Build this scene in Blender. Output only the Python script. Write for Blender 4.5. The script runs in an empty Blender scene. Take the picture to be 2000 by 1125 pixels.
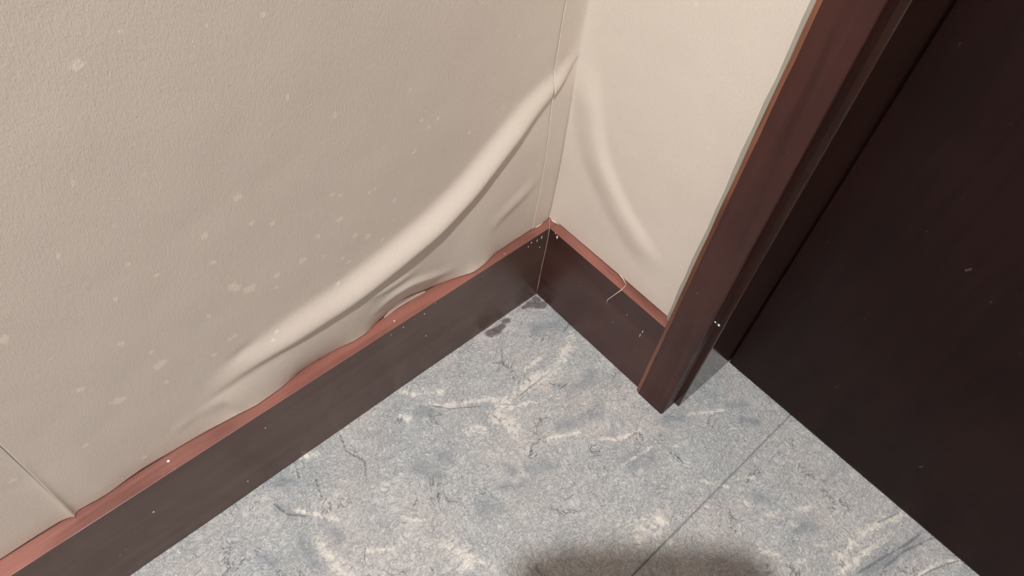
import bpy, bmesh, math, random
import numpy as np
from mathutils import Vector, Matrix

random.seed(4)
rng = np.random.default_rng(7)
sc = bpy.context.scene
COL = sc.collection

# ------------------------------------------------------------------ camera
FPX = 1453.512
ROT = np.array([[0.6697929, 0.7368053, 0.0921704],
                [0.6296179, -0.4977319, -0.5965268],
                [-0.393648, 0.4575815, -0.7972831]])       # rows: image right, image down, forward
CAM = np.array([0.41240, -0.53740, 0.89760])
cd = bpy.data.cameras.new('camera')
cam = bpy.data.objects.new('camera', cd)
COL.objects.link(cam)
cd.sensor_width = 36.0
cd.lens = FPX / 2000 * 36.0
cd.clip_start = 0.01
r_, u_, b_ = ROT[0], -ROT[1], -ROT[2]
cam.matrix_world = Matrix(((r_[0], u_[0], b_[0], CAM[0]), (r_[1], u_[1], b_[1], CAM[1]),
                           (r_[2], u_[2], b_[2], CAM[2]), (0, 0, 0, 1)))
sc.camera = cam

# ------------------------------------------------------------------ world, light, exposure
w = bpy.data.worlds.new('world')
sc.world = w
w.use_nodes = True
w.node_tree.nodes['Background'].inputs[0].default_value = (0.5, 0.48, 0.45, 1)
w.node_tree.nodes['Background'].inputs[1].default_value = 0.05
sc.view_settings.view_transform = 'Standard'
sc.view_settings.look = 'None'
sc.view_settings.gamma = 1.0
sc.view_settings.use_curve_mapping = False
sc.view_settings.exposure = 0.0
LAMP = (0.52, -1.08, 2.5)          # ceiling downlight behind the photographer
LAMP_W = 72.5
LAMP_COL = (1.0, 0.99, 0.985)

# ------------------------------------------------------------------ sizes (metres)
T = 0.0153           # baseboard thickness; wallpaper surface lies at x = -T and y = +T
TL = 0.0205          # the left baseboard is a little thicker; its wallpaper lies at x = -TL
H = 0.15             # baseboard height
XC0, XC1, PC = 0.2083, 0.2572, 0.0065      # door casing left, right, how far proud of the baseboard
XJ, YJ = 0.2648, 0.0214                    # inner face and front edge of the door jamb
YD = 0.1344                                # face of the door leaf
XG = 0.3752                                # joint between the two floor tiles
RX1, RY1, RZ = 1.95, -2.35, 2.5            # far sides of the room


def ray(px, py):
    return ROT.T @ np.array([(px - 1000) / FPX, (py - 562.5) / FPX, 1.0])
def on_z(px, py, z):
    d = ray(px, py); return CAM + d * (z - CAM[2]) / d[2]
def on_x(px, py, x):
    d = ray(px, py); return CAM + d * (x - CAM[0]) / d[0]
def on_y(px, py, y):
    d = ray(px, py); return CAM + d * (y - CAM[1]) / d[1]


# ------------------------------------------------------------------ node helpers
class NT:
    def __init__(s, name):
        s.m = bpy.data.materials.new(name)
        s.m.use_nodes = True
        s.t = s.m.node_tree
        s.b = s.t.nodes['Principled BSDF']
        s.co = s.n('ShaderNodeTexCoord').outputs['Object']
    def n(s, kind, **kw):
        x = s.t.nodes.new(kind)
        for k, v in kw.items(): setattr(x, k, v)
        return x
    def link(s, a, b):
        s.t.links.new(a, b)
    def put(s, sock, v):
        if hasattr(v, 'is_output'): s.link(v, sock)
        else: sock.default_value = v
    def math(s, op, a, b=0.0, c=None, clamp=False):
        x = s.n('ShaderNodeMath', operation=op, use_clamp=clamp)
        s.put(x.inputs[0], a); s.put(x.inputs[1], b)
        if c is not None: s.put(x.inputs[2], c)
        return x.outputs[0]
    def map(s, v, a, b, c=0.0, d=1.0, smooth=True):
        x = s.n('ShaderNodeMapRange', interpolation_type='SMOOTHSTEP' if smooth else 'LINEAR')
        s.put(x.inputs[0], v)
        for i, q in enumerate((a, b, c, d)): x.inputs[i + 1].default_value = q
        return x.outputs[0]
    def scaled(s, scale, rot=(0, 0, 0), vec=None):
        x = s.n('ShaderNodeMapping')
        s.link(vec or s.co, x.inputs[0])
        x.inputs['Scale'].default_value = scale
        x.inputs['Rotation'].default_value = rot
        return x.outputs[0]
    def noise(s, vec=None, scale=1.0, detail=3.0, rough=0.55, dist=0.0, color=False):
        x = s.n('ShaderNodeTexNoise')
        s.link(vec or s.co, x.inputs['Vector'])
        x.inputs['Scale'].default_value = scale
        x.inputs['Detail'].default_value = detail
        x.inputs['Roughness'].default_value = rough
        x.inputs['Distortion'].default_value = dist
        return x.outputs['Color' if color else 'Fac']
    def mix(s, f, a, b):
        x = s.n('ShaderNodeMix', data_type='RGBA')
        s.put(x.inputs[0], f)
        s.put(x.inputs[6], a if hasattr(a, 'is_output') else (*a, 1))
        s.put(x.inputs[7], b if hasattr(b, 'is_output') else (*b, 1))
        return x.outputs[2]
    def attr(s, name):
        return s.n('ShaderNodeAttribute', attribute_name=name).outputs['Fac']
    def bump(s, h, dist, strength=1.0, normal=None):
        x = s.n('ShaderNodeBump')
        x.inputs['Strength'].default_value = strength
        x.inputs['Distance'].default_value = dist
        s.link(h, x.inputs['Height'])
        if normal: s.link(normal, x.inputs['Normal'])
        return x.outputs[0]
    def done(s, color, rough=0.5, normal=None, spec=0.5, coat=0.0):
        s.put(s.b.inputs['Base Color'], color if hasattr(color, 'is_output') else (*color, 1))
        s.put(s.b.inputs['Roughness'], rough)
        s.b.inputs['Specular IOR Level'].default_value = spec
        s.b.inputs['Coat Weight'].default_value = coat
        s.b.inputs['Coat Roughness'].default_value = 0.12
        if normal: s.link(normal, s.b.inputs['Normal'])
        return s.m


def mat_plain(name, col, rough=0.6, var=0.12, scale=30.0, spec=0.4):
    k = NT(name)
    n = k.noise(scale=scale, detail=4)
    c = k.mix(n, tuple(v * (1 - var) for v in col), tuple(min(1, v * (1 + var)) for v in col))
    return k.done(c, rough, k.bump(n, 0.0004, 0.3), spec)


def mat_wallpaper():
    k = NT('beige_wallpaper')
    big = k.noise(scale=5.0, detail=3)
    c = k.mix(big, (0.630, 0.555, 0.487), (0.675, 0.598, 0.527))
    grain = k.noise(k.scaled((640, 640, 200)), 1.0, 2.0, 0.6, 1.0)
    fine = k.noise(scale=620.0, detail=2)
    c = k.mix(k.map(grain, 0.42, 0.62, 0, 0.10), c, (0.72, 0.655, 0.58))
    sp = k.math('ADD', k.attr('spot'), k.math('MULTIPLY', k.math('SUBTRACT', k.noise(scale=330, detail=3), 0.5), 1.3))
    c = k.mix(k.map(sp, 0.34, 0.58, 0, 0.70), c, (0.84, 0.735, 0.625))
    dust = k.map(k.noise(scale=95, detail=1), 0.76, 0.80, 0, 0.5)
    c = k.mix(dust, c, (0.74, 0.68, 0.60))
    h = k.math('ADD', k.math('MULTIPLY', grain, 1.0), k.math('MULTIPLY', fine, 0.35))
    return k.done(c, 0.52, k.bump(h, 0.0005, 0.58), 0.45)


def mat_wood(name, dark, light, grain_axis, rough=0.3, chips=0.0, spec=0.5, coat=0.0):
    k = NT(name)
    s = [38.0, 38.0, 38.0]
    s['xyz'.index(grain_axis)] = 2.6
    g = k.noise(k.scaled(tuple(s)), 1.0, 5, 0.6, 0.8)
    blot = k.noise(scale=9, detail=3)
    f = k.math('ADD', k.math('MULTIPLY', g, 0.6), k.math('MULTIPLY', blot, 0.4))
    c = k.mix(k.map(f, 0.36, 0.64), dark, light)
    if chips:
        sp = k.map(k.noise(k.scaled((150, 150, 60), (0.3, 0.2, 0.1)), 1.0, 2, 0.5, 0.5), 0.745, 0.775, 0, chips)
        c = k.mix(sp, c, (0.42, 0.33, 0.28))
    smear = k.noise(k.scaled((14, 14, 14)), 1, 4, 0.6, 1.0)
    r = k.map(smear, 0.3, 0.7, rough * 0.85, rough * 1.25)
    return k.done(c, r, k.bump(g, 0.0003, 0.25), spec, coat)


def mat_tile():
    k = NT('riven_grey_stone')
    warp = k.noise(scale=14, detail=3, color=True)
    va = k.n('ShaderNodeVectorMath', operation='MULTIPLY_ADD')
    k.link(warp, va.inputs[0]); va.inputs[1].default_value = (0.05, 0.05, 0.0); k.link(k.co, va.inputs[2])
    v = va.outputs[0]
    big = k.noise(v, 6.5, 4)
    mid = k.noise(k.scaled((46, 17, 1), (0, 0, 0.35), v), 1.0, 6, 0.62, 1.2)
    fine = k.noise(k.scaled((250, 190, 1), (0, 0, 0.35), v), 1.0, 5, 0.72, 0.7)
    grit = k.noise(scale=480, detail=3, rough=0.7)
    c = k.mix(k.map(big, 0.38, 0.62), (0.358, 0.374, 0.378), (0.436, 0.414, 0.404))
    c = k.mix(k.map(mid, 0.40, 0.70, 0, 0.50), c, (0.262, 0.285, 0.300))
    c = k.mix(k.map(fine, 0.50, 0.64, 0, 0.60), c, (0.640, 0.620, 0.600))
    c = k.mix(k.map(fine, 0.46, 0.30, 0, 0.62), c, (0.185, 0.185, 0.19))
    c = k.mix(k.map(grit, 0.52, 0.66, 0, 0.45), c, (0.74, 0.72, 0.70))
    c = k.mix(k.map(grit, 0.46, 0.32, 0, 0.60), c, (0.17, 0.17, 0.175))
    rd = k.math('ABSOLUTE', k.math('SUBTRACT', k.noise(k.scaled((26, 8, 1), (0, 0, 0.45), v), 1.0, 5, 0.6, 1.6), 0.5))
    rv = k.math('MULTIPLY', k.map(rd, 0.0, 0.045, 1, 0), k.map(k.noise(v, 8.0, 3), 0.46, 0.66))
    c = k.mix(k.math('MULTIPLY', rv, k.map(fine, 0.35, 0.60, 0.1, 0.6)), c, (0.60, 0.56, 0.52))
    cr = k.math('ABSOLUTE', k.math('SUBTRACT', k.noise(v, 19.0, 6, 0.65, 0.6), 0.5))
    crack = k.math('MULTIPLY', k.map(cr, 0.0, 0.008, 1, 0), k.map(k.noise(scale=21, detail=2), 0.54, 0.66))
    c = k.mix(k.math('MULTIPLY', crack, 0.28), c, (0.15, 0.15, 0.155))
    brk = k.math('ADD', k.math('MULTIPLY', k.math('SUBTRACT', k.noise(scale=75, detail=6, rough=0.7, dist=0.6), 0.5), 2.2),
                 k.math('MULTIPLY', k.math('SUBTRACT', fine, 0.5), 1.6))
    dk = k.map(k.math('ADD', k.attr('dark'), brk), 0.20, 1.15, 0, 0.55)
    c = k.mix(dk, c, (0.175, 0.205, 0.235))
    vn = k.map(k.math('ADD', k.attr('vein'), k.math('MULTIPLY', brk, 1.2)), 0.38, 1.30, 0, 0.78)
    c = k.mix(vn, c, (0.780, 0.730, 0.655))
    ck = k.map(k.math('ADD', k.attr('crack'), k.math('MULTIPLY', brk, 0.5)), 0.45, 0.85, 0, 0.65)
    c = k.mix(ck, c, (0.13, 0.135, 0.14))
    st = k.map(k.math('ADD', k.attr('stain'), k.math('MULTIPLY', brk, 0.28)), 0.42, 0.66, 0, 0.78)
    c = k.mix(st, c, (0.085, 0.058, 0.060))
    h = k.math('ADD', k.math('MULTIPLY', fine, 1.0), k.math('MULTIPLY', mid, 1.4))
    h = k.math('ADD', h, k.math('MULTIPLY', grit, 0.35))
    h = k.math('SUBTRACT', h, k.math('MULTIPLY', k.math('ADD', crack, ck), 0.8))
    return k.done(c, k.map(grit, 0.3, 0.7, 0.34, 0.58), k.bump(h, 0.0022, 0.9), 0.5)


M = {}
M['paper'] = mat_wallpaper()
M['paper_edge'] = mat_plain('white_paper_core', (0.80, 0.74, 0.68), 0.8, 0.06, 300)
M['plaster'] = mat_plain('pale_plaster', (0.60, 0.55, 0.47), 0.8, 0.05, 40)
M['paint'] = mat_plain('beige_painted_wall', (0.42, 0.37, 0.32), 0.6, 0.04, 20)
M['ceiling'] = mat_plain('white_ceiling', (0.74, 0.73, 0.70), 0.8, 0.03, 20)
WD, WL = (0.084, 0.047, 0.037), (0.112, 0.064, 0.051)  # lighter than the back baseboard: the left one's grey sheen is put into the colour
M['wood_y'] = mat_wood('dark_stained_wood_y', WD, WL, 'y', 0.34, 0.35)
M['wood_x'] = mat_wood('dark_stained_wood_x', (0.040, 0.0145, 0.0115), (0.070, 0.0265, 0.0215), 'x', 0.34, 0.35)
M['wood_z'] = mat_wood('dark_stained_wood_z', (0.032, 0.0088, 0.0068), (0.057, 0.0175, 0.0135), 'z', 0.40, 0.30, 0.42)
M['ledge_y'] = mat_wood('red_worn_wood_y', (0.130, 0.045, 0.034), (0.275, 0.108, 0.082), 'y', 0.48, 0.30)
M['ledge_x'] = mat_wood('red_worn_wood_x', (0.130, 0.045, 0.034), (0.275, 0.108, 0.082), 'x', 0.48, 0.30)
M['edge_z'] = mat_wood('orange_worn_edge', (0.090, 0.030, 0.016), (0.260, 0.100, 0.050), 'z', 0.42, 0.5)
M['jamb'] = mat_wood('varnished_jamb', (0.026, 0.012, 0.010), (0.042, 0.019, 0.014), 'z', 0.13, 0.0, 0.6)
M['door'] = mat_wood('door_veneer', (0.0078, 0.0016, 0.0012), (0.0140, 0.0032, 0.0024), 'z', 0.42, 0.12, 0.24)
M['tile'] = mat_tile()
M['grout'] = mat_plain('grey_grout', (0.21, 0.225, 0.22), 0.9, 0.2, 200)
M['caulk'] = mat_plain('grey_sealant', (0.385, 0.370, 0.325), 0.5, 0.08, 60)
M['fibre'] = mat_plain('pale_fibre', (0.72, 0.60, 0.52), 0.7, 0.05, 100)
M['chip'] = mat_plain('white_paint_chip', (0.82, 0.78, 0.72), 0.6, 0.05, 100)
M['metal'] = mat_plain('brushed_metal', (0.55, 0.54, 0.52), 0.3, 0.05, 60)
M['white_metal'] = mat_plain('white_lacquer', (0.8, 0.8, 0.78), 0.35, 0.02, 60)


# ------------------------------------------------------------------ mesh helpers
def link(name, me, mats, parent=None, smooth=False):
    o = bpy.data.objects.new(name, me)
    for m in (mats if isinstance(mats, (list, tuple)) else [mats]): me.materials.append(m)
    if smooth: me.polygons.foreach_set('use_smooth', [True] * len(me.polygons))
    COL.objects.link(o)
    if parent: o.parent = parent
    return o

def tag(o, label=None, cat=None, group=None, kind=None):
    for k, v in (('label', label), ('category', cat), ('group', group), ('kind', kind)):
        if v: o[k] = v
    return o

def boxes_mesh(name, boxes, bevel=0.0, seg=1):
    bm = bmesh.new()
    for (a, b) in boxes:
        r = bmesh.ops.create_cube(bm, size=1.0)
        for v in r['verts']:
            v.co = Vector([a[i] + (v.co[i] + 0.5) * (b[i] - a[i]) for i in range(3)])
    if bevel:
        bmesh.ops.bevel(bm, geom=list(bm.edges), offset=bevel, segments=seg, affect='EDGES', profile=0.6)
    me = bpy.data.meshes.new(name)
    bm.to_mesh(me); bm.free()
    return me

def box(name, a, b, mats, parent=None, bevel=0.0, seg=1, faces=None):
    me = boxes_mesh(name, [(a, b)], bevel, seg)
    o = link(name, me, mats, parent)
    if faces:
        for p in me.polygons: p.material_index = faces(p.normal, p.center)
    return o

def empty(name, loc=(0, 0, 0)):
    o = bpy.data.objects.new(name, None)
    o.empty_display_size = 0.05
    o.location = loc
    COL.objects.link(o)
    return o

def grid_mesh(name, P):
    """P: (nu, nv, 3) array of points"""
    nu, nv = P.shape[:2]
    idx = np.arange(nu * nv).reshape(nu, nv)
    f = np.stack([idx[:-1, :-1], idx[1:, :-1], idx[1:, 1:], idx[:-1, 1:]], -1).reshape(-1, 4)
    me = bpy.data.meshes.new(name)
    me.vertices.add(nu * nv); me.vertices.foreach_set('co', P.reshape(-1))
    me.loops.add(f.size); me.loops.foreach_set('vertex_index', f.reshape(-1))
    me.polygons.add(len(f)); me.polygons.foreach_set('loop_start', np.arange(len(f)) * 4)
    me.update(calc_edges=True)
    me.validate()
    return me

def set_attr(me, name, v):
    a = me.attributes.new(name, 'FLOAT', 'POINT')
    a.data.foreach_set('value', np.asarray(v, dtype=np.float32).reshape(-1))

def tube_mesh(name, pts, rad, sides=6):
    pts = [Vector(p) for p in pts]
    bm = bmesh.new()
    rings = []
    for i, p in enumerate(pts):
        d = (pts[min(i + 1, len(pts) - 1)] - pts[max(i - 1, 0)]).normalized()
        a = d.orthogonal().normalized(); b = d.cross(a)
        r = rad[i] if isinstance(rad, (list, tuple)) else rad
        rings.append([bm.verts.new(p + (a * math.cos(t) + b * math.sin(t)) * r)
                      for t in [2 * math.pi * k / sides for k in range(sides)]])
    for A, B in zip(rings, rings[1:]):
        for k in range(sides):
            bm.faces.new((A[k], A[(k + 1) % sides], B[(k + 1) % sides], B[k]))
    bm.faces.new(rings[0][::-1]); bm.faces.new(rings[-1])
    bmesh.ops.recalc_face_normals(bm, faces=list(bm.faces))
    me = bpy.data.meshes.new(name); bm.to_mesh(me); bm.free()
    return me

def sstep(x, a, b):
    t = np.clip((x - a) / (b - a), 0, 1)
    return t * t * (3 - 2 * t)

def poly_dist(U, V, pts):
    """distance to a polyline, signed side (left of travel is +), and 0..1 position along it"""
    pts = np.asarray(pts, float)
    L = np.r_[0, np.cumsum(np.linalg.norm(np.diff(pts, axis=0), axis=1))]
    best = np.full(U.shape, 1e9); sign = np.ones(U.shape); tt = np.zeros(U.shape)
    for i in range(len(pts) - 1):
        a, b = pts[i], pts[i + 1]
        d = b - a; l2 = d @ d
        h = np.clip(((U - a[0]) * d[0] + (V - a[1]) * d[1]) / l2, 0, 1)
        q = np.hypot(U - a[0] - h * d[0], V - a[1] - h * d[1])
        cr = d[0] * (V - a[1]) - d[1] * (U - a[0])
        k = q < best
        best = np.where(k, q, best); sign = np.where(k, np.sign(cr), sign)
        tt = np.where(k, (L[i] + h * (L[i + 1] - L[i])) / L[-1], tt)
    return best, sign, tt

def resample(pts, n):
    pts = np.asarray(pts, float)
    L = np.r_[0, np.cumsum(np.linalg.norm(np.diff(pts, axis=0), axis=1))]
    t = np.linspace(0, L[-1], n)
    q = np.stack([np.interp(t, L, pts[:, k]) for k in range(pts.shape[1])], 1)
    for _ in range(3):
        q[1:-1] = 0.25 * q[:-2] + 0.5 * q[1:-1] + 0.25 * q[2:]
    return q

# ================================================================== ROOM SHELL
floor = tag(box('floor', (-0.16, RY1 - 0.12, -0.06), (RX1 + 0.12, 0.32, -0.0035), M['grout']),
            'riven grey stone tile floor with fine grout joints', None, None, 'structure')

def px_floor(pts, off=(0, 0), s=1.0):
    return [on_z(off[0] + p[0] / s, off[1] + p[1] / s, 0)[:2] for p in pts]

A7, A8, A9 = (700, 560), (1200, 675), (200, 675)
VEIN = [  # crop origin, points, half width in photo pixels
    (A7, [(1045, 255), (1000, 330), (960, 400)], 11), (A7, [(960, 400), (880, 440), (800, 490)], 13), (A7, [(800, 490), (740, 560)], 7),
    (A7, [(330, 560), (400, 580), (540, 565), (640, 545), (720, 550)], 8), (A7, [(220, 515), (300, 520), (410, 512)], 6),
    (A7, [(680, 620), (710, 650), (770, 690)], 20), (A7, [(545, 700), (600, 695)], 11), (A7, [(740, 590), (870, 558)], 6),
    (A7, [(210, 638), (240, 640)], 7), (A7, [(930, 740), (1070, 710)], 5), (A7, [(1190, 740), (1270, 745), (1370, 700)], 4),
    (A7, [(1280, 880), (1340, 840), (1430, 780)], 3), (A7, [(1600, 625), (1700, 612), (1780, 605)], 3.5), (A7, [(800, 410), (900, 340)], 5),
    (A8, [(1410, 820), (1300, 870), (1200, 930), (1090, 1040)], 9), (A8, [(1350, 910), (1250, 990), (1120, 1095)], 7),
    (A8, [(1690, 1050), (1600, 1050), (1490, 1115)], 5), (A8, [(865, 862), (878, 868)], 7), (A8, [(635, 772), (648, 780)], 7),
    (A8, [(750, 830), (795, 822)], 5), (A8, [(725, 1000), (790, 1015)], 7), (A8, [(1005, 975), (1015, 975)], 5),
    (A8, [(895, 1060), (930, 1045)], 5), (A8, [(890, 795), (980, 780)], 5), (A8, [(610, 655), (680, 640)], 3.5), (A8, [(825, 555), (826, 570)], 5),
    (A8, [(130, 880), (180, 900)], 18), (A8, [(215, 840), (235, 860)], 11), (A8, [(265, 945), (280, 960)], 7), (A8, [(120, 960), (110, 930)], 8),
    (A8, [(560, 690), (430, 660)], 3), (A8, [(620, 440), (640, 445)], 4),
    (A9, [(1060, 960), (1110, 1040), (1170, 1105), (1240, 1130)], 10), (A9, [(1680, 970), (1740, 1020), (1790, 1050)], 16), (A9, [(1790, 1050), (1860, 1055)], 8),
    (A9, [(1480, 845), (1545, 852)], 6), (A9, [(1070, 830), (1150, 850)], 5), (A9, [(980, 540), (1050, 520)], 6), (A9, [(930, 800), (1090, 830)], 4),
    (A9, [(1300, 1000), (1420, 990)], 4),
]
DARK = [
    (A7, [(840, 885), (940, 870)], 13), (A7, [(720, 975), (800, 960)], 12), (A7, [(1050, 480), (1140, 440)], 16), (A7, [(960, 490), (1010, 480)], 10),
    (A7, [(1170, 625), (1000, 685)], 12), (A7, [(1340, 860), (1420, 830)], 15), (A7, [(620, 1075), (660, 1060)], 14), (A7, [(290, 620), (360, 600)], 12),
    (A7, [(1490, 650), (1580, 640)], 14), (A7, [(870, 210), (990, 170)], 14), (A7, [(740, 880), (760, 920)], 10), (A7, [(400, 820), (450, 840)], 10),
    (A8, [(60, 575), (150, 560)], 13), (A8, [(1500, 925), (1400, 1000), (1230, 1110)], 10), (A8, [(620, 360), (700, 375)], 8), (A8, [(700, 730), (740, 750)], 10),
    (A8, [(560, 290), (640, 280)], 8), (A8, [(900, 890), (960, 880)], 12),
    (A9, [(820, 640), (920, 660)], 10), (A9, [(860, 790), (920, 820)], 9), (A9, [(980, 950), (1060, 1080)], 11), (A9, [(1870, 800), (1930, 790)], 14),
    (A9, [(1540, 590), (1640, 640)], 12), (A9, [(1080, 850), (1150, 930)], 10), (A9, [(760, 1020), (820, 1060)], 10),
]
CRACK = [
    (A9, [(1160, 430), (1190, 510), (1280, 560), (1290, 660)], 1.6), (A9, [(950, 600), (960, 640)], 2.0), (A9, [(1040, 650), (1070, 740)], 1.6),
    (A9, [(840, 770), (900, 820), (1000, 830)], 2.0), (A9, [(1520, 780), (1540, 745)], 1.6), (A9, [(770, 980), (750, 1020)], 1.4), (A9, [(650, 1100), (690, 1040)], 1.6),
    (A8, [(1560, 935), (1420, 1000), (1330, 1070), (1300, 1125)], 2.2), (A8, [(1500, 915), (1440, 960), (1320, 1030), (1190, 1110)], 2.0), (A8, [(1390, 815), (1290, 860)], 1.8),
    (A8, [(1690, 1045), (1560, 1090), (1500, 1125)], 1.4),
    (A7, [(700, 300), (705, 380), (740, 400)], 1.5), (A7, [(800, 160), (790, 210)], 1.5), (A7, [(1000, 370), (880, 460), (750, 560)], 1.6), (A7, [(340, 575), (450, 592), (600, 580)], 1.4),
    (A7, [(1030, 460), (940, 540)], 1.2), (A7, [(1010, 1040), (1050, 1010)], 1.6),
]
STAIN = [((0, 0), [(957, 650), (972, 644)], 9), ((0, 0), [(975, 640), (982, 636)], 6), ((0, 0), [(986, 627), (991, 625)], 6),
         ((0, 0), [(1036, 593), (1060, 594)], 9), ((0, 0), [(1022, 600), (1030, 596)], 4), ((0, 0), [(1046, 583), (1050, 584)], 7)]
PXM = 0.00068     # metres per photo pixel on this floor

def masks(X, Y, table):
    m = np.zeros(X.shape)
    for off, pts, hw in table:
        pl = px_floor(pts, off, 1.0 if off == (0, 0) else 2.5)
        d, _, _ = poly_dist(X, Y, pl)
        m = np.maximum(m, np.clip(1.0 - 0.42 * d / (hw * PXM), 0, 1))
    return m

def tile(x0, x1, y0, y1, fine):
    """one stone tile: finely gridded riven face with eased arris and sides"""
    step = 0.0022 if fine else 0.12
    xs = np.linspace(x0, x1, max(2, int(round((x1 - x0) / step)) + 1))
    ys = np.linspace(y0, y1, max(2, int(round((y1 - y0) / step)) + 1))
    xs = np.r_[x0, x0, x0 + 0.0008, xs[1:-1], x1 - 0.0008, x1, x1]
    ys = np.r_[y0, y0, y0 + 0.0008, ys[1:-1], y1 - 0.0008, y1, y1]
    X, Y = np.meshgrid(xs, ys, indexing='ij')
    Z = np.zeros(X.shape)
    if fine:
        for k in range(26):
            a = rng.uniform(0, 6.28); f = rng.uniform(20, 260); ph = rng.uniform(0, 6.28)
            Z += 0.010 / f * np.sin(f * (X * math.cos(a) + Y * math.sin(a)) + ph + 1.5 * np.sin(9 * X + 7 * Y + k))
    Z = np.clip(Z, -0.0012, 0.0012) - 0.0012
    n, m = X.shape
    I = np.minimum(np.arange(n), n - 1 - np.arange(n))[:, None]; J = np.minimum(np.arange(m), m - 1 - np.arange(m))[None, :]
    e = np.minimum(I, J)
    Z = np.where(e == 0, -0.004, np.where(e == 1, -0.0022, Z))
    me = grid_mesh('tile', np.stack([X, Y, Z], -1))
    for nm, tb in (('vein', VEIN), ('dark', DARK), ('crack', CRACK), ('stain', STAIN)):
        set_attr(me, nm, masks(X, Y, tb) if fine else np.zeros(X.shape))
    return link('tile', me, M['tile'], floor, True)

G = 0.0007
xj = [-0.16, XG, XG + 0.6, XG + 1.2, RX1 + 0.12]
yj = [0.32, -0.88, -2.08, RY1 - 0.12]
for a, b in zip(xj, xj[1:]):
    for d, c in zip(yj, yj[1:]):
        vis = (b < 1.0 and d > 0)
        y0 = c
        tile(a + G, b - G, c + G, d - G, vis)

# ---- walls
wall_left = tag(box('wall_left', (-0.16, RY1 - 0.12, -0.003), (-TL - 0.0008, T + 0.15, RZ), M['plaster']),
                'beige papered wall with loose bulging wallpaper', None, None, 'structure')
DW, DH = 0.86, 2.05
XD1 = XJ + DW
me = boxes_mesh('wall_back', [((-TL - 0.0008, T + 0.0008, -0.003), (XJ - 0.026, T + 0.15, RZ)),
                              ((XJ - 0.026, T + 0.0008, DH + 0.026), (XD1 + 0.026, T + 0.15, RZ)),
                              ((XD1 + 0.026, T + 0.0008, -0.003), (RX1 + 0.12, T + 0.15, RZ))])
wall_back = tag(link('wall_back', me, M['plaster']), 'beige papered wall beside the dark door', None, None, 'structure')
tag(box('wall_right', (RX1, RY1 - 0.12, -0.003), (RX1 + 0.12, T, RZ), M['paint']), 'plain beige wall facing the papered wall', None, None, 'structure')
tag(box('wall_front', (-TL, RY1 - 0.12, -0.003), (RX1, RY1, RZ), M['paint']), 'plain beige wall behind the photographer', None, None, 'structure')
tag(box('ceiling', (-0.16, RY1 - 0.12, RZ), (RX1 + 0.12, 0.32, RZ + 0.1), M['ceiling']), 'flat white ceiling', None, None, 'structure')
tag(box('wall_behind_door', (XJ - 0.1, 0.235, -0.003), (XD1 + 0.1, 0.25, RZ), M['paint']), 'wall of the dark room behind the door', None, None, 'structure')

# ---- baseboards (dark stained face, red worn top edge)
def ledge_faces(n, c): return 1 if n.z > 0.5 else 0
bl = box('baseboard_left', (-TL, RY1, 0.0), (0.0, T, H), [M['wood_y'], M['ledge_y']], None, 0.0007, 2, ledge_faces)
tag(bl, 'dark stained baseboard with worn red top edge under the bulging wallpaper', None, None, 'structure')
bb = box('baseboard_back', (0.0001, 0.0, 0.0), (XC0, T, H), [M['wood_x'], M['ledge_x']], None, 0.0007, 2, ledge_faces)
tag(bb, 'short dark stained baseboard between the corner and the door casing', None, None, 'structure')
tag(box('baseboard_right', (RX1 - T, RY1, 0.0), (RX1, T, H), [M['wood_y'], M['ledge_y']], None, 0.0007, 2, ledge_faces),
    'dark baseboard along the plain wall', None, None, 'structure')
bf = box('baseboard_front', (0.0001, RY1, 0.0), (RX1 - T, RY1 + T, H), [M['wood_x'], M['ledge_x']], None, 0.0007, 2, ledge_faces)
tag(bf, 'dark baseboard behind the photographer', None, None, 'structure')
tag(box('baseboard_door_side', (XD1 + 0.056, 0.0, 0.0), (RX1 - T, T, H), [M['wood_x'], M['ledge_x']], None, 0.0007, 2, ledge_faces),
    'dark baseboard on the far side of the door', None, None, 'structure')

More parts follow.
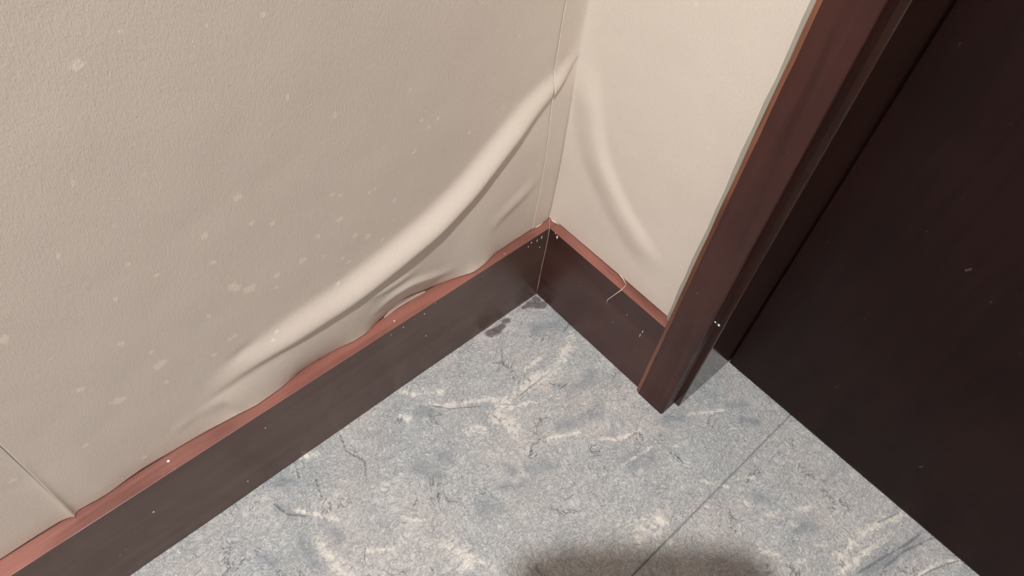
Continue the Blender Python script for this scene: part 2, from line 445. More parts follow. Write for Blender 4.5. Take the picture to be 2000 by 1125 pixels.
# ---- door: casing, jamb, leaf
door = tag(empty('door_1', (XJ, YD, 0.0)), 'dark brown flush door in a dark stained wooden frame', None, None, 'structure')
def dpart(name, a, b, mats, bevel=0.0012, seg=2, faces=None):
    o = box(name, a, b, mats, None, bevel, seg, faces)
    o.parent = door
    o.matrix_parent_inverse = Matrix.Translation((-XJ, -YD, 0))
    return o
def casing_faces(n, c): return 1 if (n.x < -0.3) else 0
def casing_profile():
    prof = [(XC0, YJ - 0.0004), (XC0, -PC + 0.0036), (XC0 + 0.0018, -PC + 0.0020), (XC0 + 0.0060, -PC), (XC1 - 0.0022, -PC), (XC1 - 0.0006, -PC + 0.0006), (XC1, -PC + 0.0022), (XC1, YJ - 0.0004)]
    zs = [0.0, 0.0012] + list(np.linspace(0.05, 0.65, 25)) + [DH + 0.06]
    n = len(prof); V = []; F = []; MI = []
    for k, z in enumerate(zs):
        for q, (x, y) in enumerate(prof):
            wob = 0.0006 * math.sin(31 * z + q) * math.sin(83 * z) if q in (1, 2, 3) else 0.0     # edge knocked and worn
            V.append((x + abs(wob), y - 0.0 + (abs(wob) if q == 2 else 0), z))
    for k in range(len(zs) - 1):
        for q in range(n):
            F.append((k * n + q, k * n + (q + 1) % n, (k + 1) * n + (q + 1) % n, (k + 1) * n + q)); MI.append(1 if q in (1, 2) else 0)
    F.append(tuple(range(n))[::-1]); MI.append(0)
    F.append(tuple((len(zs) - 1) * n + q for q in range(n))); MI.append(0)
    me = bpy.data.meshes.new('casing'); me.from_pydata(V, [], F); me.update()
    bm = bmesh.new(); bm.from_mesh(me); bmesh.ops.recalc_face_normals(bm, faces=list(bm.faces)); bm.to_mesh(me); bm.free()
    o = link('casing', me, [M['wood_z'], M['edge_z']], door)
    me.polygons.foreach_set('material_index', MI)
    o.matrix_parent_inverse = Matrix.Translation((-XJ, -YD, 0))
    o['label'] = 'dark casing with a worn orange outer edge'
casing_profile()
dpart('casing', (XD1 + 0.0076, -PC, 0.0), (XD1 + 0.0565, YJ - 0.0004, DH + 0.06), [M['wood_z'], M['edge_z']], 0.0022, 2)
dpart('head_casing', (XC1 + 0.0002, -PC, DH + 0.011), (XD1 + 0.0074, YJ - 0.0004, DH + 0.06), [M['wood_x']], 0.0022, 2)
dpart('jamb', (XJ - 0.025, YJ, 0.0), (XJ, T + 0.15, DH), [M['jamb']], 0.0012, 2)
dpart('jamb', (XD1, YJ, 0.0), (XD1 + 0.025, T + 0.15, DH), [M['jamb']], 0.0012, 2)
dpart('head_jamb', (XJ + 0.0002, YJ, DH - 0.02), (XD1 - 0.0002, T + 0.15, DH + 0.004), [M['jamb']], 0.0012, 2)
leaf = dpart('door_leaf', (XJ + 0.0015, YD, 0.0035), (XD1 - 0.0015, YD + 0.04, DH - 0.022), [M['door']], 0.0010, 2)
dpart('door_lever', (XD1 - 0.17, YD - 0.055, 0.99), (XD1 - 0.045, YD - 0.040, 1.01), [M['metal']], 0.005, 3)
dpart('lever_rose', (XD1 - 0.085, YD - 0.0405, 0.975), (XD1 - 0.035, YD - 0.0002, 1.025), [M['metal']], 0.004, 2)
# sealant between wallpaper and casing
V, F = [], []
zs = np.linspace(H + 0.001, 2.09, 70)
for z in zs:
    q = 0.0010 * math.sin(27 * z) * math.sin(61 * z + 1)
    V += [(XC0 - 0.0110 + q, T - 0.0003, z), (XC0 - 0.0100 + q, T - 0.0026, z), (XC0 - 0.0003, T - 0.0095, z), (XC0 - 0.0003, T - 0.0003, z)]
for k in range(len(zs) - 1):
    for q in range(4): F.append((4 * k + q, 4 * k + (q + 1) % 4, 4 * k + 4 + (q + 1) % 4, 4 * k + 4 + q))
F += [(3, 2, 1, 0), tuple(4 * (len(zs) - 1) + q for q in range(4))]
me = bpy.data.meshes.new('sealant_bead'); me.from_pydata(V, [], F); me.update()
bm = bmesh.new(); bm.from_mesh(me); bmesh.ops.recalc_face_normals(bm, faces=list(bm.faces)); bm.to_mesh(me); bm.free()
o = link('sealant_bead', me, M['caulk'])
o.parent = door; o.matrix_parent_inverse = Matrix.Translation((-XJ, -YD, 0)); o['label'] = 'thin pale grey sealant line along the casing'

# ================================================================== WALLPAPER
def wl(pts):                                     # photo pixels -> (y, z) on the left wall
    return np.array([on_x(a, b, -TL + 0.008)[1:3] for a, b in pts])
def wb(pts):                                     # photo pixels -> (x, z) on the back wall
    return np.array([on_y(a, b, T - 0.002)[[0, 2]] for a, b in pts])

EDGE_L = [(1072, 425), (1047.5, 442), (1009, 466.5), (967, 494.5), (946, 517), (925, 533), (890, 543.5), (855, 556), (832, 566), (790, 583), (762, 604),
          (736, 629), (715, 652), (690.5, 668), (662.5, 680), (624, 701), (585.5, 725.5), (549.5, 758), (500.5, 793), (455, 816),
          (395.5, 847), (336, 882), (280, 915.5), (231, 949), (161, 992.5), (142, 1006), (115.5, 1020.5), (70, 1048.5), (0, 1094)]
e = np.array([on_z(a, b, H) for a, b in EDGE_L])
eo = np.argsort(e[:, 1])
EY, EH = e[eo, 1], np.clip(e[eo, 0] + TL, 0.0, 0.02)
EZ = np.clip(-(e[eo, 0] + TL) + 0.0006, 0.0, 0.02) / 0.55      # where the loose edge has crept up off the ledge
EY_S = np.linspace(EY[0], EY[-1], 200)
_k = np.exp(-((EY_S[:, None] - EY_S[None, :]) / 0.045) ** 2)
EH_S = (_k * np.interp(EY_S, EY, EH)[None, :]).sum(1) / _k.sum(1)
EDGE_B = [(1072.5, 425), (1100, 439), (1115, 452.5), (1150, 482.5), (1200, 527.5), (1222, 547), (1250, 572.5), (1295, 607)]
e = np.array([on_z(a, b, H) for a, b in EDGE_B])
BX, BH = e[:, 0], np.clip(T - e[:, 1], 0.0, 0.02)

FOLD = resample(wl([(1133, 118), (1100, 175), (1065, 210), (995, 297), (925, 385), (855, 457), (785, 517), (740, 553), (680, 600),
                    (610, 648), (540, 695), (470, 745), (425, 785)]), 60)
CREASE2 = resample(wl([(1062, 335), (1023, 378), (977, 420), (940, 462)]), 20)
CREASE3 = resample(wl([(830, 520), (790, 546), (743, 572), (700, 592)]), 14)
CREASE4 = resample(wl([(900, 520), (860, 540), (815, 556), (772, 578), (735, 610), (718, 634)]), 20)
CREASE5 = resample(wl([(520, 668), (490, 690), (462, 712), (445, 726)]), 10)
CREASE6 = resample(wl([(395, 815), (370, 835), (345, 860)]), 10)
FOLDB = resample(wb([(1148, 110), (1151, 190), (1156, 250), (1166, 305), (1184, 352), (1202, 394), (1222, 432), (1250, 477), (1280, 520), (1298, 545)]), 40)

def ridge(d, s, t, amp, up, down, end=0.22):
    """asymmetric crest: the side with s>0 falls off over `up`, the other over `down`"""
    g = np.where(s > 0, 0.5 + 0.5 * np.cos(np.pi * np.clip(d / up, 0, 1)), 0.5 + 0.5 * np.cos(np.pi * np.clip(d / down, 0, 1)))
    return amp * g * sstep(t, 0.0, end) * sstep(1 - t, 0.0, end)

def undulate(U, V, a):
    return a * (np.sin(23 * U + 3 + 5 * V) * np.sin(19 * V + 1) + 0.6 * np.sin(51 * U - 37 * V) + 0.4 * np.sin(80 * V + 30 * U))

def h_left(Yg, Zg):
    d, s, t = poly_dist(Yg, Zg, FOLD)           # runs from the corner down and away: right of travel is above
    s = -s * d if False else np.where(s < 0, d, -d)
    lift = np.interp(Yg, EY, EH)
    near = np.exp(-np.clip(Zg - H, 0, 1) / 0.014)             # higher up the sheet no longer follows every kink of its edge
    lift = lift * near + np.interp(Yg, EY_S, EH_S) * (1 - near)
    amp = np.interp(t, [0, 0.06, 0.2, 0.45, 0.65, 0.82, 0.93, 1.0], [0.0010, 0.0046, 0.0122, 0.0156, 0.0142, 0.0104, 0.0046, 0.0002])
    drop = np.interp(t, [0, 0.08, 0.25, 0.45, 0.7, 0.9, 1.0], [0.0010, 0.0024, 0.0060, 0.0066, 0.0050, 0.0030, 0.0])
    wup = np.interp(t, [0, 0.15, 0.5, 0.8, 1], [0.016, 0.034, 0.040, 0.039, 0.028])
    crest = 0.004
    up = 0.5 + 0.5 * np.cos(np.pi * np.clip((s - crest) / wup, 0, 1))
    # below the crest the sheet drops a few millimetres, then runs on down to its loose edge
    fy, fz = FOLD[::-1, 0], FOLD[::-1, 1]
    zf = np.interp(Yg, fy, fz)
    f = np.clip((Zg - H) / np.maximum(zf - H, 0.01), 0, 1)
    dn = sstep(crest - s, 0, 0.0075)
    low = (amp - drop * dn) * f + lift * (1 - f)
    low = low + 0.0016 * np.sin(np.pi * f) * sstep(t, 0.0, 0.15)      # the loose part bellies out a little
    tail = np.clip((fy[0] - Yg) / 0.03, 0, 1)             # beyond the low end of the fold
    edge = lift * np.exp(-np.clip(Zg - H, 0, 1) / 0.022)
    high = amp * up + edge * np.exp(-np.clip(s, 0, 1) / 0.03)
    h = np.where(s > crest, high, low)
    out = np.maximum(edge, amp * np.exp(-(d / 0.016) ** 2))
    h = np.where(t >= 0.9999, h * (1 - sstep(d, 0, 0.03)) + out * sstep(d, 0, 0.03), h)
    h = np.where(t <= 0.0001, np.minimum(h, np.maximum(amp * np.exp(-(d / 0.010) ** 2), edge)), h)
    for pl, a, u, dd in ((CREASE2, 0.0019, 0.020, 0.012), (CREASE3, 0.0024, 0.010, 0.006), (CREASE4, 0.0036, 0.014, 0.0065),
                         (CREASE5, -0.0012, 0.010, 0.008), (CREASE6, 0.0006, 0.012, 0.010)):
        d, s, t = poly_dist(Yg, Zg, pl)
        h = h + ridge(d, -s, t, a, u, dd, 0.45)
    # lifted lip where two lengths of paper meet
    m = np.clip((0.292 - Zg) / 0.14, 0, 1) ** 1.3
    lip = np.where(Yg <= SEAM1 + 1e-6, 0.0048 * m * np.exp(-np.abs(Yg - SEAM1) / 0.005), 0.0022 * m * np.exp(-((Yg - SEAM1 - 0.03) / 0.02) ** 2))
    h = np.where(Yg <= SEAM1 + 0.06, np.maximum(h * (1 - 0.6 * m * np.exp(-np.abs(Yg - SEAM1) / 0.02)), lip), h)
    return h + 0.0004 + np.abs(undulate(Yg, Zg, 0.00022))

def h_back(Xg, Zg):
    d, s, t = poly_dist(Xg, Zg, FOLDB)          # runs down and to the right: left of travel is up and right
    h = ridge(d, s, t, 1.0, 0.023, 0.036, 0.2)
    amp = np.interp(t, [0, 0.2, 0.5, 0.85, 1], [0.0024, 0.0036, 0.0036, 0.0028, 0.0012])
    lift = np.interp(Xg, BX, BH)
    return h * amp + lift * np.exp(-np.clip(Zg - H, 0, 1) / 0.022) + 0.0004 + np.abs(undulate(Xg, Zg, 0.0002))

SEAM1, SEAM2 = -0.630, -0.0212
SPOTS = [(149, 126, 7), (122, 251, 4), (140, 354, 3), (402, 44, 5), (375, 76, 3.5), (302, 216, 3.5), (514, 28, 3.5), (560, 187, 3), (656, 224, 5), (464, 385, 7), (649, 379, 4.5),
         (665, 380, 4.5), (721, 376, 4), (733, 367, 3.5), (770, 391, 5), (664, 427, 6), (491, 435, 5), (531, 436, 5), (234, 58, 3), (800, 174, 4), (823, 234, 4), (855, 231, 4), (837, 248, 3),
         (916, 258, 4), (809, 295, 4.5), (620, 461, 6), (692, 460, 6), (718, 460, 7), (746, 468, 4), (591, 508, 7), (540, 536, 6), (453, 559, 8), (462, 562, 8), (483, 566, 8), (491, 562, 8),
         (539, 561, 4), (659, 552, 4.5), (681, 511, 4.5), (669, 503, 4), (416, 512, 5), (450, 661, 5), (457, 656, 5), (538, 645, 4.5), (529, 659, 4), (417, 692, 5), (631, 498, 4),
         (226, 784, 8), (235, 780, 8), (308, 715, 7), (316, 708, 7), (398, 460, 6), (237, 671, 6), (156, 760, 6), (7, 661, 7), (325, 745, 5), (110, 497, 4), (225, 584, 3.5), (408, 616, 5), (295, 687, 4.5),
         (165, 870, 5), (23, 938, 6), (250, 517, 4), (305, 537, 4), (282, 893, 4)]
SP = [(on_x(a, b, -TL)[1:3], r * 0.00062) for a, b, r in SPOTS]

def fine_axis(segs):
    out = []
    for a, b, st in segs:
        out.append(np.linspace(a, b, max(2, int(abs(b - a) / st) + 1))[:-1])
    out.append([segs[-1][1]])
    return np.concatenate(out)

def solid(o, th=0.0005):
    md = o.modifiers.new('thickness', 'SOLIDIFY')
    md.thickness = th; md.offset = -1.0
    md.material_offset_rim = 1; md.material_offset = 0
    return o

ZF = fine_axis([(H + 0.0006, 0.2, 0.0018), (0.2, 0.46, 0.0024), (0.46, 0.72, 0.006), (0.72, RZ, 0.2)])

def left_strip(y0, y1, segs, label=None):
    ys = fine_axis(segs)
    Yg, Zg = np.meshgrid(ys, ZF, indexing='ij')
    hh = h_left(Yg, Zg) if y1 > -0.8 else np.full(Yg.shape, 0.0005)
    if y1 > -0.1:                       # ease every kink as stiff paper would
        for _ in range(4):
            hh[1:-1] = 0.25 * hh[:-2] + 0.5 * hh[1:-1] + 0.25 * hh[2:]
            hh[:, 1:-1] = 0.25 * hh[:, :-2] + 0.5 * hh[:, 1:-1] + 0.25 * hh[:, 2:]
    hh = np.where(Zg > 0.75, 0.0005, hh)
    P = np.stack([-TL + hh, Yg, Zg + np.interp(Yg, EY, EZ) * np.exp(-(Zg - H) / 0.03)], -1)
    # the loose edge: ragged by a fraction of a millimetre
    P[:, 0, 2] += 0.0005 * np.abs(np.sin(ys * 310) * np.sin(ys * 97 + 1))
    me = grid_mesh('wallpaper_strip', P)
    sp = np.zeros(Yg.shape)
    for c, r in SP:
        d = np.hypot(Yg - c[0], Zg - c[1]); sp = np.maximum(sp, np.clip(1 - 0.6 * d / r, 0, 1))
    set_attr(me, 'spot', sp)
    o = link('wallpaper_strip', me, [M['paper'], M['paper_edge']], wall_left, True)
    if label: o['label'] = label
    return solid(o)

left_strip(SEAM1, SEAM2, [(SEAM1, -0.56, 0.0016), (-0.56, SEAM2 + 0.004, 0.0022)], 'beige wallpaper length bulging in a long diagonal fold')
left_strip(-1.24, SEAM1 - 0.0004, [(-1.24, -0.75, 0.03), (-0.75, -0.66, 0.004), (-0.66, SEAM1 - 0.0004, 0.0009)], 'beige wallpaper length with a curled lip at the seam')
left_strip(-1.85, -1.2404, [(-1.85, -1.2404, 0.2)])
left_strip(RY1, -1.8504, [(RY1, -1.8504, 0.2)])

# the length that turns the corner onto the back wall
us = fine_axis([(SEAM2 - T, 0.012, 0.0011), (0.012, XC0 + TL - 0.0094, 0.0022)])
U, Zg = np.meshgrid(us, ZF, indexing='ij')
eps = np.interp(Zg, [H, 0.2, 0.4, 0.5], [0.006, 0.007, 0.010, 0.010])
xo = 0.5 * (U + np.sqrt(U * U + eps ** 2)); yo = 0.5 * (-U + np.sqrt(U * U + eps ** 2))
wleft = 1 / (1 + np.exp(np.clip(U / 0.003, -50, 50)))
hl = np.where(Zg > 0.75, 0.0005, h_left(np.minimum(T + U, T), Zg)) + 0.0006
hb = np.where(Zg > 0.75, 0.0005, h_back(np.maximum(U - TL, -TL), Zg))
P = np.stack([-TL + xo + wleft * hl, T - yo - (1 - wleft) * hb, Zg], -1)
P[:, 0, 2] += 0.0006 * np.abs(np.sin(us * 410) * np.sin(us * 127 + 1))
me = grid_mesh('wallpaper_strip', P)
set_attr(me, 'spot', np.zeros(U.shape))
cw = link('wallpaper_strip', me, [M['paper'], M['paper_edge']], wall_back, True)
cw['label'] = 'beige wallpaper length turning the corner with a soft curved fold'
solid(cw)
for a, b, z0 in ((XC0 + 0.0002, XC1 + 0.62, DH + 0.061), (XC1 + 0.6204, XD1 + 0.056, DH + 0.061), (XD1 + 0.058, RX1, H + 0.001)):
    o = box('wallpaper_strip', (a, T - 0.0002, z0), (b, T + 0.0006, RZ), M['paper'], wall_back)

# torn white paper core showing along the ledge
def ribbon(name, pts, widths, z, parent, lab=None, wall=False):
    c = np.array([on_x(a, b, -TL + 0.0002) if wall else on_z(a, b, z) for a, b in pts])
    n = len(c); V = []; F = []
    for i in range(n):
        d = c[min(i + 1, n - 1)] - c[max(i - 1, 0)]; d /= np.linalg.norm(d)
        q = np.array([0, 0, 1.0]) if wall else np.array([-d[1], d[0], 0]); wv = widths[i] * 0.5; up = np.array([0.0007, 0, 0]) if wall else np.array([0, 0, 0.0007])
        for k, (s, dz) in enumerate(((-1, 0), (1, 0), (0.7, 1), (-0.7, 1))):
            V.append(c[i] + q * s * wv + up * dz)
    for i in range(n - 1):
        for k in range(4):
            F.append((4 * i + k, 4 * i + (k + 1) % 4, 4 * i + 4 + (k + 1) % 4, 4 * i + 4 + k))
    F += [(3, 2, 1, 0), tuple(4 * (n - 1) + k for k in range(4))]
    me = bpy.data.meshes.new(name); me.from_pydata([tuple(v) for v in V], [], F); me.update()
    bm = bmesh.new(); bm.from_mesh(me); bmesh.ops.recalc_face_normals(bm, faces=list(bm.faces)); bm.to_mesh(me); bm.free()
    o = link(name, me, M['paper_edge'], parent)
    if lab: o['label'] = lab
    return o
ribbon('torn_paper', [(834, 568), (815, 576), (795, 586), (775, 598), (758, 612), (747, 624)], [0.001, 0.006, 0.010, 0.011, 0.007, 0.001], H + 0.0003, wall_left, 'white torn paper core', True)
ribbon('torn_paper', [(627, 701), (615, 708), (600, 717), (588, 726)], [0.0006, 0.004, 0.004, 0.0006], H + 0.0003, wall_left, None, True)
ribbon('torn_paper', [(392, 850), (372, 861), (352, 872), (336, 883)], [0.0006, 0.003, 0.004, 0.0006], H + 0.0003, wall_left, None, True)
ribbon('torn_paper', [(1064, 431), (1058, 434), (1050, 441), (1045, 445)], [0.0012, 0.0038, 0.0030, 0.0008], H + 0.0003, wall_left)
ribbon('torn_paper', [(1073, 425), (1081, 431), (1092, 437), (1100, 441)], [0.0012, 0.0034, 0.0032, 0.0008], H + 0.0003, wall_back)

# ================================================================== SMALL THINGS
ring = [on_y(a, b, -0.001) for a, b in [(1185, 592), (1187, 585), (1193, 581)]] + [on_y(a, b, -0.0015) for a, b in [(1204, 573), (1214, 566)]]
ring += [np.array([*on_z(a, b, H + 0.0006)[:2], H + 0.0006]) for a, b in [(1222, 558), (1223, 555)]]
ring += [on_y(a, b, T - 0.0045) for a, b in [(1217, 545), (1210, 536)]]
tag(link('thread', tube_mesh('thread', ring, 0.00055, 6), M['fibre'], None, True),
    'loose pale thread hanging over the short baseboard edge below the wallpaper', 'thread', 'loose threads by the corner')
strand = [np.array([-0.0145, 0.0135, H + 0.004]), np.array([-0.010, 0.009, H + 0.0012]), np.array([0.0006, -0.0006, H + 0.0008])]
strand += [np.array([0.0010 + 0.0012 * math.sin(k * 0.9), -0.0010 - 0.0010 * math.sin(k * 0.9), H - 0.019 * k]) for k in range(1, 8)] + [np.array([0.0012, -0.0012, 0.0004])]
tag(link('thread', tube_mesh('thread', strand, 0.00026, 6), M['fibre'], None, True),
    'fine pale strand running straight down the corner where the two baseboards meet', 'thread', 'loose threads by the corner')

def flake(name, c, nrm, r, parent, pinv=None, tall=1.0):
    """small irregular raised chip"""
    n = Vector(nrm).normalized(); a = n.orthogonal().normalized(); b = n.cross(a)
    bm = bmesh.new(); N = 7
    rr = [r * random.uniform(0.65, 1.15) for _ in range(N)]
    lo = [bm.verts.new(Vector(c) + (a * math.cos(6.283 * k / N) + b * math.sin(6.283 * k / N)) * rr[k]) for k in range(N)]
    for v in lo: v.co.z = c[2] + (v.co.z - c[2]) * tall
    hi = [bm.verts.new(v.co + n * r * (0.45 if tall == 1.0 else 0.15) - (v.co - Vector(c)) * 0.35) for v in lo]
    bm.faces.new(hi); bm.faces.new(lo[::-1])
    for k in range(N): bm.faces.new((lo[k], lo[(k + 1) % N], hi[(k + 1) % N], hi[k]))
    me = bpy.data.meshes.new(name); bm.to_mesh(me); bm.free()
    o = link(name, me, M['chip'], parent)
    if pinv: o.matrix_parent_inverse = pinv
    return o
DI = Matrix.Translation((-XJ, -YD, 0))
flake('paint_chip', on_y(1404, 635, YJ), (0, -1, 0), 0.0022, door, DI)
flake('paint_chip', on_y(1397, 629, -PC + 0.003), (0, -1, 0), 0.0014, door, DI)
flake('paint_chip', on_z(329, 901, H), (0, 0, 1), 0.0016, bl)
flake('paint_chip', on_z(770, 627, H), (0, 0, 1), 0.0010, bl)
for a, b in ((850, 592), (829, 613), (809, 624), (787, 640), (764, 654), (518, 836), (484, 940)):
    q = on_x(a, b, 0.0); flake('paint_chip', q, (1, 0, 0), random.uniform(0.0004, 0.0009), bl)

for a, b, r, t in ((1088, 463, 0.0016, 2.2), (1066, 460, 0.0011, 3.0), (1085, 456, 0.0008, 2.0), (1255, 648, 0.0006, 7.0), (1250, 655, 0.0005, 8.0), (1225, 615, 0.0007, 1.6)):
    q = on_y(a, b, 0.0); flake('paint_smear', q, (0, -1, 0), r, bb, None, t)
for a, b, r, t in ((1058, 464, 0.0013, 3.0), (1049, 470, 0.0009, 3.5), (1038, 474, 0.0010, 2.0), (1032, 482, 0.0009, 1.6), (1054, 483, 0.0008, 2.5), (985, 496, 0.0010, 1.4),
                   (832, 656, 0.0011, 1.2), (788, 639, 0.0010, 1.3), (300, 1000, 0.0012, 1.2)):
    q = on_x(a, b, 0.0); flake('paint_smear', q, (1, 0, 0), r, bl, None, t)
# ================================================================== CEILING LAMP
def downlight(loc, watt, label):
    x, y, z = loc
    root = tag(empty('ceiling_downlight', (x, y, z)), label, 'lamp')
    bm = bmesh.new()
    N = 40
    prof = [(0.062, 0.0), (0.062, -0.006), (0.056, -0.009), (0.047, -0.006), (0.044, 0.0)]
    rings = [[bm.verts.new((r * math.cos(6.28319 * k / N), r * math.sin(6.28319 * k / N), h)) for k in range(N)] for r, h in prof]
    for A, B in zip(rings, rings[1:]):
        for k in range(N): bm.faces.new((A[k], A[(k + 1) % N], B[(k + 1) % N], B[k]))
    me = bpy.data.meshes.new('trim_ring'); bm.to_mesh(me); bm.free()
    link('trim_ring', me, M['white_metal'], root, True)
    bm = bmesh.new()
    bmesh.ops.create_circle(bm, cap_ends=True, radius=0.043, segments=N)
    for v in bm.verts: v.co.z = -0.002
    me = bpy.data.meshes.new('lens'); bm.to_mesh(me); bm.free()
    em = bpy.data.materials.get('lamp_lens')
    if not em:
        em = bpy.data.materials.new('lamp_lens'); em.use_nodes = True
        b = em.node_tree.nodes['Principled BSDF']
        b.inputs['Emission Color'].default_value = (*LAMP_COL, 1); b.inputs['Emission Strength'].default_value = 12.0
    link('lens', me, em, root)
    L = bpy.data.lights.new('downlight_glow', 'AREA'); L.shape = 'DISK'; L.size = 0.075
    L.energy = watt; L.color = LAMP_COL
    lo = bpy.data.objects.new('downlight_glow', L); COL.objects.link(lo)
    lo.parent = root; lo.location = (0, 0, -0.012)
    return root
downlight(LAMP, LAMP_W, 'round white ceiling downlight above the photographer')

# ================================================================== PHOTOGRAPHER (stands behind the camera; casts the soft shadow on the floor)
M['skin'] = mat_plain('skin', (0.46, 0.29, 0.21), 0.5, 0.06, 60)
M['shirt'] = mat_plain('charcoal_cotton', (0.075, 0.078, 0.085), 0.9, 0.15, 200)
M['trousers'] = mat_plain('navy_cotton', (0.035, 0.042, 0.065), 0.9, 0.15, 200)
M['shoe'] = mat_plain('black_leather', (0.025, 0.023, 0.022), 0.4, 0.1, 80)
M['hair'] = mat_plain('black_hair', (0.012, 0.010, 0.009), 0.5, 0.3, 300)
M['eye'] = mat_plain('eye_white', (0.75, 0.73, 0.70), 0.2, 0.02, 40)
M['iris'] = mat_plain('dark_iris', (0.03, 0.018, 0.012), 0.2, 0.1, 40)
M['phone'] = mat_plain('black_phone_glass', (0.015, 0.015, 0.017), 0.15, 0.05, 40)

FH = np.array([ROT[2][0], ROT[2][1], 0.0]); FH /= np.linalg.norm(FH)
RH = np.array([FH[1], -FH[0], 0.0])
PO = np.array([CAM[0], CAM[1], 0.0]) - FH * 0.55
def B(r, f, u): return PO + RH * r + FH * f + np.array([0, 0, u])           # body frame: right, forward, up
PHC = CAM + ROT[0] * 0.034 + ROT[1] * 0.005
def Q(a, b, c): return PHC + ROT[0] * a + ROT[1] * b + ROT[2] * c             # phone frame: long side, down, towards the scene

caps = []
def cap(p, r0, q, r1): caps.append((np.array(p), r0, np.array(q), r1))
def chain(pts): 
    for (p, r0), (q, r1) in zip(pts, pts[1:]): cap(p, r0, q, r1)
for s_ in (-1, 1):
    # torso halves, hips, legs, feet
    chain([(B(s_ * 0.075, 0.0, 0.90), 0.100), (B(s_ * 0.062, 0.01, 1.06), 0.088), (B(s_ * 0.072, 0.012, 1.20), 0.098), (B(s_ * 0.095, 0.0, 1.31), 0.082)])
    chain([(B(s_ * 0.05, 0.0, 1.37), 0.055), (B(s_ * 0.165, 0.005, 1.345), 0.056)])
    chain([(B(s_ * 0.095, 0.0, 0.88), 0.092), (B(s_ * 0.10, 0.015, 0.48), 0.058), (B(s_ * 0.105, -0.02, 0.32), 0.056), (B(s_ * 0.105, -0.015, 0.09), 0.038)])
    chain([(B(s_ * 0.105, -0.035, 0.042), 0.040), (B(s_ * 0.112, 0.07, 0.036), 0.034), (B(s_ * 0.12, 0.155, 0.028), 0.026)])
    # arm
    wrist = Q(s_ * 0.098, 0.090, -0.050)
    chain([(B(s_ * 0.175, 0.03, 1.335), 0.054), (B(s_ * 0.205, 0.235, 1.085), 0.040), ((B(s_ * 0.205, 0.235, 1.085) * 0.55 + wrist * 0.45), 0.039), (wrist, 0.025)])
    # palm and fingers around the phone's short side
    chain([(wrist, 0.025), (Q(s_ * 0.094, 0.045, -0.030), 0.022), (Q(s_ * 0.089, 0.022, -0.018), 0.020)])
    cap(Q(s_ * 0.093, 0.044, -0.026), 0.018, Q(s_ * 0.087, -0.006, -0.010), 0.014)
    for b0, ln in ((-0.016, 0.050), (0.002, 0.045), (0.020, 0.048), (0.036, 0.056)):
        chain([(Q(s_ * 0.090, b0 * 0.8, -0.012), 0.0105), (Q(s_ * 0.086, b0, 0.002), 0.0090), (Q(s_ * 0.075, b0, 0.0062), 0.0082), (Q(s_ * ln, b0 - 0.004, 0.0055), 0.0070)])
    chain([(Q(s_ * 0.092, 0.044, -0.030), 0.014), (Q(s_ * 0.074, 0.022, -0.026), 0.0105), (Q(s_ * 0.052, 0.004, -0.0205), 0.0085)])
cap(B(0, 0.03, 1.10), 0.09, B(0, 0.02, 0.92), 0.10)
chain([(B(0, 0.0, 1.36), 0.060), (B(0, 0.015, 1.44), 0.052), (B(0, 0.035, 1.50), 0.052)])
# head, tilted down to the phone
HC = B(0, 0.055, 1.560)
hd = FH * 0.80 + np.array([0, 0, -0.60]); hu = FH * 0.60 + np.array([0, 0, 0.80])
def HD(r, f, u): return HC + RH * r + hd * f + hu * u
chain([(HD(0, -0.022, 0.030), 0.078), (HD(0, 0.020, 0.028), 0.073), (HD(0, 0.036, -0.045), 0.050), (HD(0, 0.050, -0.078), 0.032)])
cap(HD(0, 0.086, 0.016), 0.009, HD(0, 0.104, -0.020), 0.013)
cap(HD(-0.018, 0.083, -0.052), 0.008, HD(0.018, 0.083, -0.052), 0.008)
for s_ in (-1, 1):
    cap(HD(s_ * 0.074, -0.008, 0.012), 0.012, HD(s_ * 0.074, -0.002, -0.028), 0.009)
    cap(HD(s_ * 0.040, 0.030, -0.045), 0.030, HD(s_ * 0.030, 0.056, -0.010), 0.024)

def capsule_into(bm, p, r0, q, r1, seg=14, rings=5):
    ax = Vector(q) - Vector(p); L = ax.length; ax.normalize()
    a = ax.orthogonal().normalized(); b = ax.cross(a)
    prof = [(-r0 * math.cos(t), r0 * math.sin(t)) for t in np.linspace(0, math.pi / 2, rings)] + \
           [(L + r1 * math.sin(t), r1 * math.cos(t)) for t in np.linspace(0, math.pi / 2, rings)]
    R_ = []
    for h_, r in prof:
        r = max(r, 1e-4)
        R_.append([bm.verts.new(Vector(p) + ax * h_ + (a * math.cos(6.28319 * k / seg) + b * math.sin(6.28319 * k / seg)) * r) for k in range(seg)])
    for A_, B_ in zip(R_, R_[1:]):
        for k in range(seg): bm.faces.new((A_[k], A_[(k + 1) % seg], B_[(k + 1) % seg], B_[k]))
    bm.faces.new(R_[0][::-1]); bm.faces.new(R_[-1])

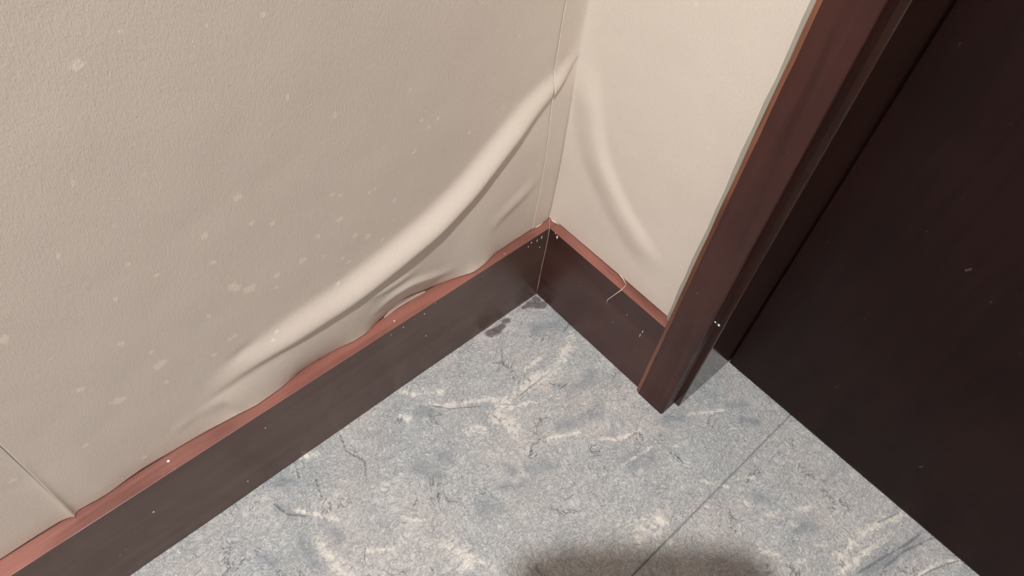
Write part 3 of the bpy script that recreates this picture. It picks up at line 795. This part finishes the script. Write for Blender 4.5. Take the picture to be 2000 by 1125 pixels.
bm = bmesh.new()
for c in caps: capsule_into(bm, *c)
me = bpy.data.meshes.new('body_parts'); bm.to_mesh(me); bm.free()
tmp = bpy.data.objects.new('body_parts', me); COL.objects.link(tmp)
md = tmp.modifiers.new('fuse', 'REMESH'); md.mode = 'VOXEL'; md.voxel_size = 0.0042
md = tmp.modifiers.new('soft', 'SMOOTH'); md.factor = 0.5; md.iterations = 4
dg = bpy.context.evaluated_depsgraph_get()
fused = bpy.data.meshes.new_from_object(tmp.evaluated_get(dg))
bpy.data.objects.remove(tmp); bpy.data.meshes.remove(me)
fused.name = 'person'
nv = len(fused.vertices); co = np.empty(nv * 3); fused.vertices.foreach_get('co', co); co = co.reshape(-1, 3)
co[:, 2] -= min(0.0, co[:, 2].min()); fused.vertices.foreach_set('co', co.reshape(-1))
npoly = len(fused.polygons); ce = np.empty(npoly * 3); fused.polygons.foreach_get('center', ce); ce = ce.reshape(-1, 3)
wl_, wr_ = Q(-0.104, 0.085, -0.055), Q(0.104, 0.085, -0.055)
fl = (ce - PO) @ FH
idx = np.where(ce[:, 2] < 0.075, 3, np.where((ce[:, 2] < 0.93) & (fl < 0.2), 2, 1))
ph = (ce - PHC) @ ROT[1]
near = np.linalg.norm(ce - PHC, axis=1) < 0.17
idx = np.where(near & (ph < 0.072), 0, idx)
idx = np.where((ce[:, 2] > 1.425) & (np.abs((ce - PO) @ RH) < 0.13), 0, idx)
fused.polygons.foreach_set('material_index', idx.astype(np.int32))
person = link('person', fused, [M['skin'], M['shirt'], M['trousers'], M['shoe']], None, True)
tag(person, 'standing person in charcoal shirt and navy trousers holding a phone low', 'person')
bm = bmesh.new()
for p, r0, q, r1 in ((HD(0, -0.030, 0.040), 0.082, HD(0, 0.004, 0.048), 0.074), (HD(0, -0.045, 0.01), 0.068, HD(0, -0.045, -0.035), 0.050),
                     (HD(-0.045, -0.010, 0.045), 0.042, HD(-0.050, -0.020, 0.0), 0.030), (HD(0.045, -0.010, 0.045), 0.042, HD(0.050, -0.020, 0.0), 0.030)):
    capsule_into(bm, p, r0, q, r1, 24, 8)
me = bpy.data.meshes.new('hair'); bm.to_mesh(me); bm.free()
hr = link('hair', me, M['hair'], person, True)
md = hr.modifiers.new('fuse', 'REMESH'); md.mode = 'VOXEL'; md.voxel_size = 0.006
for s_ in (-1, 1):
    bm = bmesh.new(); bmesh.ops.create_uvsphere(bm, u_segments=16, v_segments=10, radius=0.0115)
    me = bpy.data.meshes.new('eye'); bm.to_mesh(me); bm.free()
    ey = link('eye', me, M['eye'], person, True); ey.location = HD(s_ * 0.031, 0.076, 0.016)
    bm = bmesh.new(); bmesh.ops.create_uvsphere(bm, u_segments=12, v_segments=8, radius=0.0060)
    me = bpy.data.meshes.new('iris'); bm.to_mesh(me); bm.free()
    ir = link('iris', me, M['iris'], ey, True); ir.location = Vector(hd) * 0.0066

# the phone, lens at the camera position
me = boxes_mesh('phone', [((-0.072, -0.035, -0.013), (0.072, 0.035, -0.005))], 0.0025, 3)
ph_ = tag(empty('phone', PHC), 'black phone held sideways in both hands', 'phone')
ph_.matrix_world = Matrix(((ROT[0][0], ROT[1][0], ROT[2][0], PHC[0]), (ROT[0][1], ROT[1][1], ROT[2][1], PHC[1]),
                           (ROT[0][2], ROT[1][2], ROT[2][2], PHC[2]), (0, 0, 0, 1)))
link('phone_body', me, M['phone'], ph_)
me = boxes_mesh('camera_bump', [((-0.050, -0.030, -0.0052), (-0.020, 0.014, -0.0030))], 0.0008, 2)
link('camera_bump', me, M['phone'], ph_)
